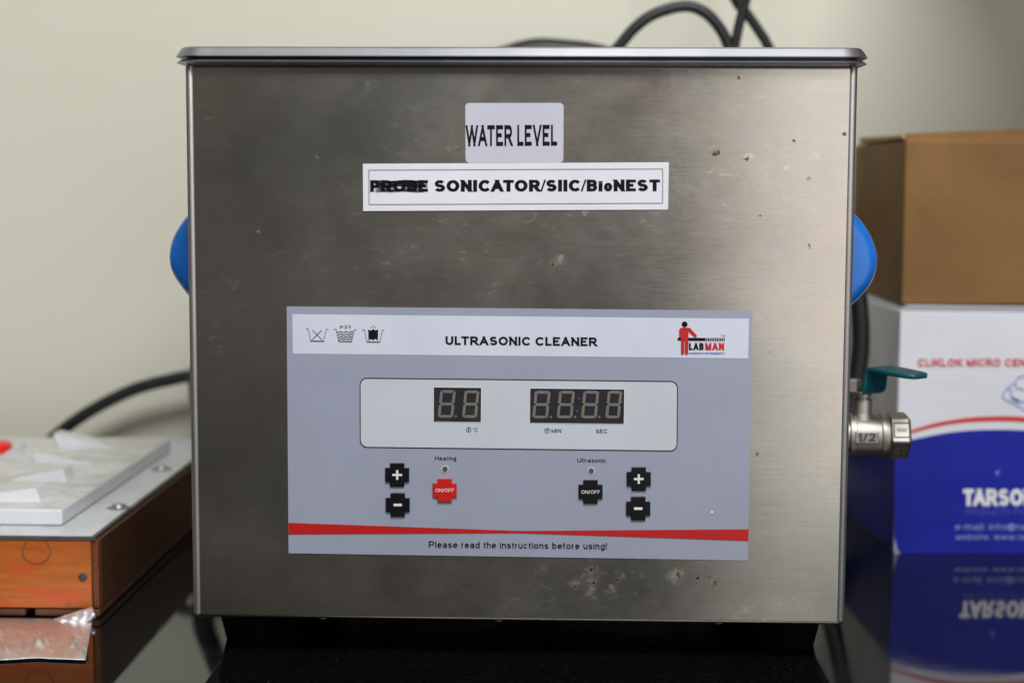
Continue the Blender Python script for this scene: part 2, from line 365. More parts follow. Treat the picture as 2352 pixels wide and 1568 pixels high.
def text(name, s, x0, x1, yb0, yb1, cap, mat, parent, off=.0006, bold=.13, space=1.0, fn=None, prefix=None, nrm=(0, -1, 0)):
    """letters from x0 to x1 (design px), baseline yb0..yb1, cap height in px; bold = stem width / cap height"""
    V, Fc = glyphs(s, bold, space)
    W = [v[0] for v in (glyphs(prefix, bold, space)[0] if prefix else V)]; a, b = min(W), max(W)
    fn = fn or (lambda px, py: PY(px, py, -off)); nv = Vector(nrm); out = []
    for x, y, k in V:
        t = (x-a)/(b-a); out.append(fn(x0+t*(x1-x0), yb0+t*(yb1-yb0)-y*cap)+nv*(k*.000006))
    return mesh(name, out, Fc, mat, parent)
def strokes(name, lines, wd, mat, parent, off=.0006, fn=None):
    """mitred ribbons through design px; each line is (points, closed)"""
    fn = fn or (lambda px, py: PY(px, py, -off)); vs, fs = [], []
    for li, (pts, closed) in enumerate(lines):
        n = len(pts); b0 = len(vs)
        for i in range(n):
            p = Vector(pts[i]); a = Vector(pts[(i-1) % n]) if (closed or i) else None; b = Vector(pts[(i+1) % n]) if (closed or i < n-1) else None
            d1 = (p-a).normalized() if a is not None else None; d2 = (b-p).normalized() if b is not None else None
            d1 = d1 or d2; d2 = d2 or d1; m = (d1+d2)
            m = m.normalized() if m.length > 1e-6 else d1
            nrm = Vector((-m.y, m.x)); c = max(.5, nrm.dot(Vector((-d1.y, d1.x)))); h = wd/2/c
            for sgn in (1, -1):
                q = p+nrm*h*sgn; w3 = fn(q.x, q.y); vs.append(w3+Vector((0, -.00002*(li % 3), 0)))
        for i in range(n if closed else n-1):
            j = (i+1) % n; fs.append((b0+2*i, b0+2*i+1, b0+2*j+1, b0+2*j))
    return mesh(name, vs, fs, mat, parent)
def poly(name, pts, mat, parent, off=.0006, fn=None):
    fn = fn or (lambda px, py: PY(px, py, -off)); v = [fn(*p) for p in pts]
    return mesh(name, v, [tuple(range(len(v)))], mat, parent)
def polys(name, lst, mat, parent, off=.0006, fn=None):
    fn = fn or (lambda px, py: PY(px, py, -off)); v, f = [], []
    for pts in lst:
        b = len(v); v += [fn(*p) for p in pts]; f.append(tuple(range(b, len(v))))
    return mesh(name, v, f, mat, parent)
def plate(name, pts, y0, y1, mat, parent, shrink=0.0, bv=0):
    """a solid sheet: outline (design px) between depth y0 (back) and y1 (front)"""
    c = sum((Vector(p) for p in pts), Vector((0, 0)))/len(pts); n = len(pts)
    v = [PY(p[0], p[1], y0) for p in pts]+[PY(c.x+(p[0]-c.x)*(1-shrink), c.y+(p[1]-c.y)*(1-shrink), y1) for p in pts]
    f = [tuple(range(n))[::-1], tuple(range(n, 2*n))]+[(i, (i+1) % n, n+(i+1) % n, n+i) for i in range(n)]
    o = mesh(name, v, f, mat, parent)
    if bv: bevel(o, bv, 2)
    return o
def rrect(q, r, n=6):
    """rounded quad from four corners TL TR BR BL, radius in px"""
    out = []; q = [Vector(p) for p in q]
    for i in range(4):
        p = q[i]; a = (q[i-1]-p).normalized(); b = (q[(i+1) % 4]-p).normalized()
        for k in range(n+1):
            t = k/n*math.pi/2; out.append(p+a*r*(1-math.sin(t))+b*r*(1-math.cos(t)))
    return [tuple(p) for p in out]
def circle(cx, cy, r, n=20): return [(cx+r*math.cos(2*math.pi*k/n), cy+r*math.sin(2*math.pi*k/n)) for k in range(n)]
def ring(name, cx, cy, r, wd, mat, parent, off=.0006): return strokes(name, [(circle(cx, cy, r), True)], wd, mat, parent, off)

# ------------------------------------------------------------------ setting: wall and counter
t = NT('painted_wall'); nz = t.noise(2.5, 5, .5); t.set(t.ramp(nz, .3, .7, (.695, .685, .555, 1), (.745, .735, .61, 1)), .55)
t.bump(t.math('ADD', t.noise(30, 4), t.math('MULTIPLY', t.noise(260, 3), .3)), .12, .002); M_wall = t.m
box('wall', -1.6, 1.6, .462, .50, -.3, 1.6, M_wall)['kind'] = 'structure'
t = NT('polished_black_granite')
g = t.noise(220, 4, .6); base = t.ramp(g, .4, .75, (.0022, .0026, .0030, 1), (.0055, .0062, .007, 1))
dv = t.n('TexVoronoi'); dv.inputs['Scale'].default_value = 330; t.l(t.tc.outputs['Object'], dv.inputs['Vector'])
dm = t.ramp(dv.outputs['Distance'], .08, .16, (1, 1, 1, 1), (0, 0, 0, 1)); sl = t.n('SeparateColor'); t.l(dv.outputs['Color'], sl.inputs[0])
dust = t.math('MULTIPLY', t.math('MULTIPLY', dm, t.ramp(sl.outputs[1], .60, .95)), t.ramp(t.noise(26, 3), .42, .66))
t.set(t.mix(t.math('MULTIPLY', dust, .40), base, (.22, .23, .23)), t.math('ADD', t.math('ADD', .035, t.math('MULTIPLY', t.ramp(t.noise(9, 6, .65, dist=1), .45, .7), .05)), t.math('MULTIPLY', dust, .4)))
M_granite = t.m
box('counter', -1.6, 1.6, -.30, .4615, -.03, 0, M_granite, bv=.003)['kind'] = 'structure'

# unseen board added above the frame to shade the upper right wall
sh = thing('added_shade_board', 'added brown board above the cardboard box, out of view, shading the wall', 'light blocker', (.72, .29, .50))
box('shade_board', .275, 1.3, .10, .4615, .50, .52, plain('shade_board_brown', (.16, .09, .04), .5), sh, .001)
for x in (.46, 1.18): box('added_bracket', x, x+.012, .16, .4615, .47, .4995, plain('added_bracket_grey', (.3, .3, .3), .4, .8), sh, .001)

# ------------------------------------------------------------------ ultrasonic cleaner
Z0, Z1, HX, DY = .020, .2986, .165, .27
uc = thing('ultrasonic_cleaner', 'stainless steel ultrasonic cleaner with grey control panel, on the black counter', 'ultrasonic cleaner', ROOT)
box('body', -HX, HX, 0, DY, Z0, Z1, M_steel, uc, .0022)
def rounded_ring(off, z, r=.008, n=6):
    x0, x1, y0, y1 = -HX-off, HX+off, -off, DY+off; r = r+max(0, off); out = []
    for cx, cy, a0 in ((x1-r, y0+r, -90), (x1-r, y1-r, 0), (x0+r, y1-r, 90), (x0+r, y0+r, 180)):
        for k in range(n+1):
            a = math.radians(a0+90*k/n); out.append(Vector((cx+r*math.cos(a), cy+r*math.sin(a), z)))
    return out
def loft(name, prof, mat, parent):
    rs = [rounded_ring(o, z) for o, z in prof]; n = len(rs[0]); v = [p for r in rs for p in r]; f = []
    for i in range(len(rs)-1):
        for k in range(n): f.append((i*n+k, i*n+(k+1) % n, (i+1)*n+(k+1) % n, (i+1)*n+k))
    f += [tuple(range(n))[::-1], tuple((len(rs)-1)*n+k for k in range(n))]
    o = mesh(name, v, f, mat, parent, True)
    bm = bmesh.new(); bm.from_mesh(o.data)
    for ed in bm.edges:
        if len(ed.link_faces) == 2 and ed.calc_face_angle(0) > math.radians(40): ed.smooth = False
    bm.to_mesh(o.data); bm.free(); return o
zt = Z1
loft('tank_rim', [(-.001, zt-.0003), (.0006, zt-.0003), (.0030, zt+.0001), (.0052, zt+.0007), (.0058, zt+.0011), (.0053, zt+.0015), (.0044, zt+.0020), (.0036, zt+.0026), (.0010, zt+.0027), (-.001, zt+.0027)], M_rim, uc)
loft('seal', [(-.001, zt+.0026), (.0012, zt+.0026), (.0012, zt+.0039), (-.001, zt+.0039)], M_black, uc)
loft('lid', [(-.001, zt+.0038), (.0034, zt+.0038), (.0056, zt+.0037), (.0061, zt+.0041), (.0057, zt+.0046), (.0036, zt+.0076), (.0031, zt+.0082), (.0024, zt+.0086), (-.012, zt+.0087)], M_rim, uc)
for sx_ in (-1, 1):   # rounded folds of the sheet along both front corners
    lathe('corner_fold', [(0, .0014), (.0012, .0023), (Z1-Z0-.0022, .0023), (Z1-Z0-.0014, .0019)], (sx_*(HX-.0021), .0017, Z0+.0010), (0, 0, 1), M_fold, uc, 28)
for x, y in ((-.139, .036), (.139, .036), (-.139, .235), (.139, .235)):
    lathe('foot', [(0, .0155), (.001, .0165), (.0185, .0205), (.0205, .0205)], (x, y, 0), (0, 0, 1), M_foot, uc, 24)
for px, py in ((742, 1427), (1146, 1432), (1650, 1437)):
    q = PY(px, py, .006); lathe('screw', [(-.0016, .0012), (-.0008, .0026), (.0004, .0030)], (q.x, .006, Z0), (0, 0, 1), M_rim, uc, 16)
# side handles
def handle(side):
    rp = [(1935, 470), (1950, 478), (1968, 495), (1987, 519), (2003, 550), (2012, 583), (2012, 608), (2004, 638), (1988, 664), (1962, 692), (1940, 712), (1925, 722)]
    lp = [(455, 478), (443, 484), (430, 498), (412, 524), (400, 552), (395, 580), (396, 602), (402, 624), (414, 645), (434, 672), (450, 690), (460, 700)]
    yc = .05; pr = [PY(a, b, yc) for a, b in (rp if side > 0 else lp)]
    zc = sum(p.z for p in pr)/len(pr); v, f = [], []; w0 = side*(HX-.001)
    steps = [(.030, .80), (.036, .93), (.046, 1.0), (.094, 1.0), (.104, .93), (.110, .80)]
    for y, k in steps:
        v.append(Vector((w0, y, zc+(pr[0].z-zc)*k)))
        for p in pr: v.append(Vector((w0+(p.x-w0)*k, y, zc+(p.z-zc)*k)))
        v.append(Vector((w0, y, zc+(pr[-1].z-zc)*k)))
    n = len(pr)+2
    for i in range(len(steps)-1):
        for k in range(n-1): f.append((i*n+k, i*n+k+1, (i+1)*n+k+1, (i+1)*n+k))
    f += [tuple(range(n)), tuple((len(steps)-1)*n+k for k in range(n))]
    o = mesh('handle', v, f, M_blue, uc, True); m = o.modifiers.new('s', 'SUBSURF'); m.levels = m.render_levels = 2; return o
handle(1); handle(-1)

# water level label
wl = plate('water_level_label', rrect([(1068.5, 237), (1294.5, 236.7), (1294, 373.9), (1069.6, 374.6)], 9), -.0001, -.0003, M_silver, uc)
text('lettering', 'WATER LEVEL', 1069.2, 1279.6, 335.9, 334.7, 48, M_ink, wl, .0005, bold=.205)
# name label
nl = plate('name_label', [(833.4, 376.4), (1536.3, 373), (1534.4, 481.2), (834.2, 484.8)], -.00015, -.00045, M_paper, uc)
text('lettering', 'PROBE', 850.3, 983, 440.9, 440.6, 27, M_ink, nl, .0006, bold=.31, space=.75)
text('lettering', 'SONICATOR/SIIC/BioNEST', 998.5, 1516, 440.6, 439.2, 27, M_ink, nl, .0006, bold=.31, space=.75)
def zig(a, b, step=3.3, amp=2.0):
    a, b = Vector(a), Vector(b); L = (b-a).length; n = int(L/step); d = (b-a)/n; nm = Vector((-d.y, d.x)).normalized()
    return ([tuple(a+d*i+nm*(amp/2 if i % 2 else -amp/2)) for i in range(n+1)], False)
q = [(847, 391), (1522, 388.3), (1522, 466.8), (847.8, 470)]
strokes('zigzag_border', [zig(q[0], q[1]), zig(q[1], q[2]), zig(q[3], q[2]), zig(q[0], q[3])], 1.0, M_ink, nl, .0006)
ls = []
for i in range(22):
    y = 415+random.random()*24; x0 = 858+random.random()*26; x1 = 984-random.random()*30; k = 9
    if i < 5: y = 418+i*4.6; x0 = 862; x1 = 982
    ph = random.random()*6; ls.append(([(x0+(x1-x0)*j/k, y+2.2*math.sin(ph+j*.9)+(random.random()-.5)*1.2) for j in range(k+1)], False))
for i, l in enumerate(ls[:]):
    pass
strokes('scribble', ls, 1.7, M_marker, nl, .0008)

# ------------------------------------------------------------------ control panel
cp = plate('control_panel', [c3(110, 60), c4(2142, 100), c6(2097, 1082), c5(128, 1015)], -.0001, -.0005, M_panel, uc)
B1, B2, B3 = .0006, .0008, .0010
poly('header_strip', [c3(163, 132), c4(2108, 175), c4(2100, 548), c3(168, 503)], M_header, cp, B1)
text('title_lettering', 'ULTRASONIC CLEANER', 1023.4, 1373.7, 791.7, 794.6, 20, M_ink, cp, B2, bold=.235, space=1.0)
wq = rrect([c3(801, 733), c4(1436, 765), c4(1431, 1418), c3(803, 1382)], 16)
poly('display_window', wq, M_window, cp, B1)
strokes('window_outline', [(wq, True)], 1.9, M_ink, cp, B2)
sc1 = [c3(1495, 820), c3(1940, 825), c3(1938, 1145), c3(1494, 1140)]; sc2 = [c4(50, 830), c4(935, 840), c4(930, 1162), c4(47, 1152)]
for s_ in (sc1, sc2):
    strokes('display_bezel', [(s_, True)], 2.2, M_white_ink, cp, B2)
    poly('display_screen', s_, M_screen, cp, B2+.0001)
def digit(c, tx, ty, w_=146, h_=258, sl=26, dot=True, clip=None):
    th = 26; g_ = 3
    def pt(u, v): return c(tx+u*w_-sl*v, ty+v*h_+u*2)
    lst = []
    def hseg(v):
        hh = th/2/h_; e1 = (th/2+g_)/w_; v = min(max(v, hh), 1-hh); i = th*.55/w_
        lst.append([pt(e1, v-hh*.5), pt(e1+i*.5, v-hh), pt(1-e1-i*.5, v-hh), pt(1-e1, v-hh*.5), pt(1-e1, v+hh*.5), pt(1-e1-i*.5, v+hh), pt(e1+i*.5, v+hh), pt(e1, v+hh*.5)])
    def vseg(u, v0, v1):
        ww = th/w_; u0 = 0 if u == 0 else 1-ww; gg = 6/h_
        lst.append([pt(u0, v0+gg+.03), pt(u0+ww*.5, v0+gg), pt(u0+ww, v0+gg+.03), pt(u0+ww, v1-gg-.03), pt(u0+ww*.5, v1-gg), pt(u0, v1-gg-.03)])
    for v in (0, .5, 1): hseg(v)
    for u in (0, 1): vseg(u, 0, .5); vseg(u, .5, 1)
    if dot:
        lst.append([c(*p) for p in circle(tx+w_+1, ty+h_-12, 11, 10)])
    return lst
for k in range(2): polys('digit', digit(c3, 1556+229*k, 846+2*k, 140 if k else 146, dot=(k == 0)), M_seg, cp, B2+.0002)
for k in range(4): polys('digit', digit(c4, 94+229*k, 852, 148 if k < 3 else 136, dot=k < 3), M_seg, cp, B2+.0002)
polys('colon', [circle(*c4(508, 925), 2.7, 10), circle(*c4(490, 1040), 2.7, 10)], M_led, cp, B2+.0002)
def T(c, s, xa, xb, yb, cap, mat=M_ink, bold=.145, space=1.15, off=B2, name='lettering', yb2=None):
    a = c(xa, yb); b = c(xb, yb2 if yb2 is not None else yb); return text(name, s, a[0], b[0], a[1], b[1], cap*.2441, mat, cp, off, bold, space)
T(c3, '\u00b0C', 1864, 1908, 1238, 36); ring('thermometer_symbol', *c3(1823, 1218), 5.6, 1.0, M_ink, cp, B2)
strokes('thermometer_symbol', [([c3(1823, 1203), c3(1823, 1222)], False), ([c3(1823, 1218), c3(1823, 1232)], False)], 2.2, M_ink, cp, B2+.0001)
T(c4, 'MIN', 249, 343, 1246, 36); T(c4, 'SEC', 669, 775, 1250, 36); ring('clock_symbol', *c4(208, 1227), 5.6, 1.0, M_ink, cp, B2)
strokes('clock_symbol', [([c4(196, 1218), c4(206, 1228), c4(222, 1214)], False)], 1.5, M_ink, cp, B2+.0001)
T(c5, 'Heating', 1505, 1705, 140, 38, yb2=141, space=1.1); T(c6, 'Ultrasonic', 493, 762, 159, 38, yb2=161, space=1.1)
T(c5, 'TEMP', 1082, 1235, 443, 36, M_grey_ink); T(c6, 'TIME', 1000, 1135, 476, 36, M_grey_ink)
for c, x, y in ((c5, 1600, 224), (c6, 624, 241)):
    p = c(x, y); poly('indicator_ring', circle(*p, 8.1, 24), M_white_ink, cp, B2); poly('indicator_lamp', circle(*p, 6.5, 24), M_led, cp, B2+.0002)
def cross(c, x, y, h=115, a=69, hy=113):
    return [c(x+dx, y+dy) for dx, dy in ((-a, -hy), (a, -hy), (a, -a+1), (h, -a+1), (h, a-1), (a, a-1), (a, hy), (-a, hy), (-a, a-1), (-h, a-1), (-h, -a+1), (-a, -a+1))]
BY = -.0017
def button(c, x, y, mat, label):
    o = plate('button', cross(c, x, y), -.0005, BY, mat, cp, .035, .0003); o['label'] = label; return o
for c, x, y, s, lb in ((c5, 1150, 279, '+', 'black plus button of the temperature pair'), (c5, 1155, 561, '-', 'black minus button of the temperature pair'), (c6, 1071, 317, '+', 'black plus button of the time pair'), (c6, 1066, 595, '-', 'black minus button of the time pair')):
    button(c, x, y, M_btn, lb)
    if s == '+': pts = [(-46, -10), (-10, -10), (-10, -45), (10, -45), (10, -10), (46, -10), (46, 10), (10, 10), (10, 45), (-10, 45), (-10, 10), (-46, 10)]
    else: pts = [(-39, -12), (39, -12), (39, 12), (-39, 12)]
    poly('plus_sign' if s == '+' else 'minus_sign', [c(x+u, y+v) for u, v in pts], M_white_ink, cp, -BY+.0002)
button(c5, 1597, 424, M_btnred, 'red heating button'); T(c5, 'ON/OFF', 1508, 1685, 440, 33, M_white_ink, .14, 1.0, -BY+.0002)
button(c6, 617, 437, M_btn, 'black ultrasonic button'); T(c6, 'ON/OFF', 529, 706, 456, 33, M_white_ink, .14, 1.0, -BY+.0002)
poly('red_band', [c5(127.5, 729), c6(-60, 805), c6(60, 805), c6(2106, 790), c6(2103, 898), c6(60, 829), c6(-100, 825), c5(128, 837)], M_red, cp, B2)
text('instruction_lettering', 'Please read the instructions before using!', c5(1448, 0)[0], c6(770, 0)[0], c5(0, 961)[1], c6(0, 977)[1], 14.6, M_ink, cp, B2, .14, 1.0)
poly('paint_chip', [c6(1745, 640), c6(1755, 612), c6(1768, 618), c6(1775, 640)], M_white_ink, cp, B2)
# header pictograms
def tub(dx, dy):
    strokes('tub_symbol', [([c3(290+dx, 271+dy), c3(312+dx, 271+dy), c3(337+dx, 384+dy)], False), ([c3(458+dx, 385+dy), c3(482+dx, 274+dy), c3(503+dx, 275+dy)], False)], 1.0, M_ink, cp, B2)
    strokes('tub_symbol', [([c3(334+dx, 384+dy), c3(461+dx, 386+dy)], False)], 1.7, M_ink, cp, B2+.0001)
tub(0, 0); tub(264, 4); tub(529, 8)
strokes('cross_symbol', [([c3(352, 283), c3(440, 371)], False), ([c3(440, 282), c3(352, 371)], False)], 1.3, M_ink, cp, B2)
strokes('wave_symbol', [([c3(a+(b-a)*i/20, y+6*math.sin(i*.95+.6)) for i in range(21)], False) for a, b, y in ((582, 742, 300), (588, 736, 323), (594, 731, 346), (598, 727, 368))], 1.5, M_ink, cp, B2)
T(c3, '2/3', 654, 713, 264, 28); strokes('approx_symbol', [([c3(608+i*5.5, y+4*math.sin(i*1.1)) for i in range(7)], False) for y in (245, 257)], 1.0, M_ink, cp, B2)
poly('soak_symbol', [c3(*p) for p in ((924, 272), (945, 284), (968, 278), (970, 300), (970, 345), (966, 368), (945, 362), (924, 377), (903, 364), (884, 370), (879, 345), (879, 300), (880, 280), (903, 286))], M_ink, cp, B2)
strokes('drop_symbol', [([c3(904, 248), c3(904, 268)], False), ([c3(924, 231), c3(924, 262)], False), ([c3(944, 248), c3(944, 268)], False)], 1.0, M_ink, cp, B2)
strokes('soak_symbol', [([c3(880, 374), c3(895, 360)], False), ([c3(968, 374), c3(953, 360)], False), ([c3(876, 282), c3(892, 292)], False), ([c3(972, 282), c3(956, 292)], False)], 2.4, M_ink, cp, B2+.0001)
# emblem
poly('emblem_head', circle(*cl(594, 313), 79*.08546, 24), M_ink, cp, B2)
polys('emblem_bar', [[cl(408, 673), cl(560, 673), cl(560, 752), cl(408, 752)], [cl(640, 673), cl(1160, 680), cl(1160, 761), cl(640, 757)]]+[[cl(1178+46.3*k, 680), cl(1207+46.3*k, 680), cl(1207+46.3*k, 766), cl(1178+46.3*k, 765)] for k in range(11)], M_ink, cp, B2)
poly('emblem_figure', [cl(*p) for p in ((448, 672), (448, 470), (462, 432), (492, 410), (540, 402), (690, 402), (730, 410), (765, 438), (915, 600), (924, 630), (910, 655), (885, 664), (855, 655), (697, 510), (697, 700), (690, 1095), (680, 1120), (650, 1133), (615, 1125), (600, 1095), (600, 758), (588, 758), (583, 1095), (570, 1120), (540, 1133), (508, 1120), (498, 1090), (498, 672))], M_red, cp, B2+.0001)
def TL(s, xa, xb, y0, y1, mat, bold, name='emblem_lettering'):
    a = cl(xa, y1); b = cl(xb, y1); text(name, s, a[0], b[0], a[1], b[1], (y1-y0)*.08546, mat, cp, B2, bold, 1.0)
TL('LAB', 710, 1106, 815, 1006, M_ink, .34); TL('MAN', 1140, 1670, 815, 1006, M_btnred, .34)
TL('SCIENTIFIC INSTRUMENTS', 708, 1663, 1066, 1122, M_blue_ink, .2); TL('TM', 1572, 1682, 596, 650, M_ink, .1)

# ------------------------------------------------------------------ drain valve
VY = .09
def V(x, y, dy=0): return PY(*cv(x, y), VY+dy)
ax = V(500, 1110); pxm = 1/(F/((ax-CAM).dot(fw)))*.2014
z_ax = ax.z; X = lambda x: V(x, 1110).x
dv_ = lathe('drain_valve', [(0, .0095), (X(262)-HX, .0095), (X(265)-HX, 250*pxm), (X(325)-HX, 250*pxm), (X(335)-HX, 236*pxm), (X(612)-HX, 236*pxm), (X(622)-HX, 250*pxm), (X(640)-HX, 255*pxm), (X(700)-HX, 248*pxm), (X(716)-HX, 225*pxm)], (HX, VY, z_ax), (1, 0, 0), M_valve, uc, 48)
R6 = 262*pxm
nut = lathe('hex_nut', [(X(712)-HX, R6*.95), (X(725)-HX, R6*1.05), (X(915)-HX, R6*1.06), (X(945)-HX, R6*.93)], (HX, VY, z_ax), (1, 0, 0), M_valve, dv_, 6, smooth=False, rot=math.radians(37))
bevel(nut, .0012, 3, 20)
def nutface(k):
    an = math.radians(37+60*k+30); nv = Vector((0, -math.sin(an), math.cos(an))); tv = Vector((0, math.cos(an), math.sin(an)))*1
    o = Vector((X(830), VY, z_ax))+nv*(R6*1.055*math.cos(math.radians(30))+.0002)
    return (lambda u, v: o+Vector((1, 0, 0))*u*.0001+tv*v*.0001), nv
for k in (0, 1):
    f_, nv = nutface(k)
    strokes('nut_marking', [([(-42, -40), (42, -40), (42, 40), (-42, 40)], True)], 7, M_mark, dv_, fn=f_)
    if k: text('nut_marking', 'I', -5, 5, -16, -16, -36, M_mark, dv_, 0, .2, fn=f_)
    else: strokes('nut_marking', [([(-28+i*6, (9 if i % 2 else -9)+dy) for i in range(10)], False) for dy in (-4, 5)], 2, M_mark, dv_, fn=f_)
yf = VY-236*pxm
def vf(px, py): return PY(px, py, yf-.0016)
pad = plate('marking_pad', [cv(345, 1075), cv(612, 1075), cv(612, 1205), cv(345, 1205)], VY-.004, yf-.0012, M_valve, dv_, 0, .0004)
text('lettering', '1/2', *[cv(385, 0)[0], cv(580, 0)[0]], cv(0, 1185)[1], cv(0, 1182)[1], 19, M_mark, dv_, 0, .2, fn=lambda a, b: PY(a, b, yf-.0016))
st = V(425, 860)
lathe('stem', [(-.004, 150*pxm), (0, 128*pxm), (.001, 122*pxm), (170*pxm-.001, 122*pxm), (170*pxm, 112*pxm), (172*pxm, 88*pxm), (195*pxm, 88*pxm), (197*pxm, 108*pxm), (225*pxm, 108*pxm), (228*pxm, 60*pxm), (250*pxm, 60*pxm)], (st.x, VY, st.z), (0, 0, 1), M_valve, dv_, 28)
lathe('lever_nut', [(0, .0052), (.0055, .0052), (.0062, .0045)], (V(330, 0).x, VY, V(425, 600).z), (0, 0, 1), M_valve, dv_, 6, False)
# lever: bent strip
dd = Vector((math.cos(math.radians(-52)), math.sin(math.radians(-52)), 0)); wv = Vector((dd.y, -dd.x, 0))*-1
zb = V(500, 615).z; zh = V(500, 330).z; o0 = Vector((V(440, 0).x, VY, 0))
def strip(name, path, hw, th, mat):
    v, f = [], []
    for i, (s, z, k) in enumerate(path):
        a = Vector((path[max(0, i-1)][0], path[max(0, i-1)][1])); b = Vector((path[min(len(path)-1, i+1)][0], path[min(len(path)-1, i+1)][1])); tdir = (b-a).normalized(); n2 = Vector((-tdir.y, tdir.x))
        for sg, tt in ((-1, -.5), (1, -.5), (1, .5), (-1, .5)):
            v.append(o0+dd*(s+n2.x*th*tt)+wv*hw*k*sg+Vector((0, 0, z+n2.y*th*tt)))
    for i in range(len(path)-1):
        for k in range(4): f.append((i*4+k, i*4+(k+1) % 4, i*4+4+(k+1) % 4, i*4+4+k))
    f += [(3, 2, 1, 0), tuple(len(path)*4-4+k for k in range(4))]
    o = mesh(name, v, f, mat, dv_, True); bevel(o, th*.42, 3, 40); return o
strip('lever_base', [(-.007, zb, .7), (-.004, zb, 1), (.006, zb, 1), (.0075, zb+.001, 1)], .0095, .0014, M_valve)
strip('lever', [(.0070, zb+.0006, .98), (.0082, zb+.003, 1), (.0092, zh-.003, 1), (.0105, zh-.0008, 1), (.0128, zh, 1), (.019, zh-.0003, 1), (.030, zh-.0009, .98), (.0365, zh-.0012, .90), (.0400, zh-.0014, .66), (.0412, zh-.0014, .36)], .0092, .0029, M_teal)

# ------------------------------------------------------------------ cables behind
def PL(pts, Y):
    return [PY(a, b, Y+(c[0] if c else 0)) for a, b, *c in pts]
def cable(pts, Y, r, label):
    P = PL(pts, Y); o = tube('cable', P, r, M_rubber, loc=P[0]); tag(o, label, 'cable'); return o
cable([(-120, 1128), (-20, 1110), (60, 1065), (125, 1003), (200, 948), (300, 897), (390, 872), (470, 862), (640, 880), (800, 960, -.02), (1000, 1090, -.06)], .430, .0049, 'black cable arching from behind the white tray to the left side of the steel cleaner')
cable([(1250, 1190), (1262, 700), (1320, 300), (1380, 160), (1418, 111), (1461, 62), (1508, 31), (1574, 15), (1621, 31), (1656, 70), (1674, 111), (1690, 190), (1688, 400), (1660, 800), (1600, 1192)], .33, .0040, 'black cable making a round loop above the lid of the cleaner')
cable([(1480, -700, .09), (1540, -420, .05), (1630, -130), (1689, 0), (1711, 26), (1742, 70), (1766, 111), (1800, 200), (1815, 500), (1780, 900), (1720, 1165)], .36, .0036, 'black cable slanting down to the right, rightmost above the lid')
cable([(1850, -700, .12), (1800, -400, .06), (1735, -120), (1713, 0), (1699, 51), (1687, 111), (1668, 220), (1630, 600), (1560, 1185)], .33, .0035, 'black cable hanging nearly upright beside the looped cable above the lid')
hp = [(1285, 117), (1130, 143), (760, 300), (560, 620), (474, 820), (459, 890), (474, 970), (500, 1040), (640, 1085), (1000, 1100), (1500, 1100), (1850, 1060), (1945, 960), (1985, 800), (1975, 660), (1850, 420), (1480, 172)]
P = [PY(a, b, .40) for a, b in hp]
o = tube('hose', P, .0085, M_rubber, closed=True, n=14, loc=(0, .40, 0)); tag(o, 'coil of thick black hose behind the cleaner, showing at its left and over the lid', 'hose')
# a second, wider black hose end beside the white box
cable([(1560, 1222), (1570, 900), (1640, 600), (1780, 500), (1890, 545), (1958, 640), (1976, 740), (1972, 840), (1950, 930), (1915, 1060), (1860, 1150), (1780, 1205), (1700, 1220)], .285, .0062, 'thick black hose hanging between the cleaner and the white box')

# ------------------------------------------------------------------ wooden box with white plate and tray, left
t = NT('orange_varnished_wood')
wv1 = t.n('TexWave', bands_direction='Z'); wv1.inputs['Scale'].default_value = 55; wv1.inputs['Distortion'].default_value = 9; wv1.inputs['Detail'].default_value = 4; wv1.inputs['Detail Scale'].default_value = 1.2
mp = t.n('Mapping'); mp.inputs['Scale'].default_value = (.25, 1, 1); t.l(t.tc.outputs['Object'], mp.inputs[0]); t.l(mp.outputs[0], wv1.inputs[0])  # sawn grain
fc = t.noise(60, 5, .6, (.5, 1, 4)); c = t.ramp(fc, .3, .7, (.36, .085, .012, 1), (.56, .17, .022, 1))
c = t.mix(t.math('MULTIPLY', t.ramp(wv1.outputs[0], .2, .9), .35), c, (.42, .10, .018))
c = t.mix(t.math('MULTIPLY', t.ramp(t.noise(34, 6, .65, (.6, 1, 2.2), 1.2), .48, .62), .75), c, (.58, .075, .018))
fib = t.noise(1, 4, .7, (90, 90, 1500)); c = t.mix(t.math('MULTIPLY', t.ramp(fib, .45, .8), .30), c, (.12, .03, .008))
c = t.mix(t.math('MULTIPLY', t.ramp(t.noise(70, 5, .6), .62, .70), .65), c, (.10, .03, .012)); t.set(c, .42); t.bump(fib, .15, .0006); M_wood = t.m
def darkwood(name, a, b):
    t = NT(name); f1 = t.noise(1, 4, .7, (40, 25, 500)); c = t.ramp(f1, .3, .75, a+(1,), b+(1,)); t.set(c, .5); t.bump(f1, .2, .0006); return t.m
M_wood2 = darkwood('brown_end_grain', (.10, .026, .009), (.20, .060, .018)); M_wood3 = darkwood('red_brown_wood', (.13, .032, .010), (.22, .062, .018))
M_side = darkwood('dark_side_wood', (.055, .019, .007), (.13, .042, .012)); M_ply = darkwood('brown_bottom_board', (.09, .032, .016), (.17, .065, .03))  # darker brown wood for the right side board
t = NT('dirty_white_laminate'); c = t.ramp(t.noise(22, 6, .65, dist=.4), .35, .7, (.56, .58, .60, 1), (.66, .68, .71, 1))
c = t.mix(t.math('MULTIPLY', t.ramp(t.noise(60, 6, .7, (1, .5, 1), 1.5), .54, .70), .6), c, (.30, .30, .24)); t.set(c, .3); M_lam = t.m
t = NT('soiled_shaded_white_plastic'); c = t.ramp(t.noise(15, 5, .6), .35, .7, (.70, .71, .74, 1), (.80, .81, .84, 1))
geo = t.n('NewGeometry'); sz = t.n('SeparateXYZ'); t.l(geo.outputs['Normal'], sz.inputs[0])
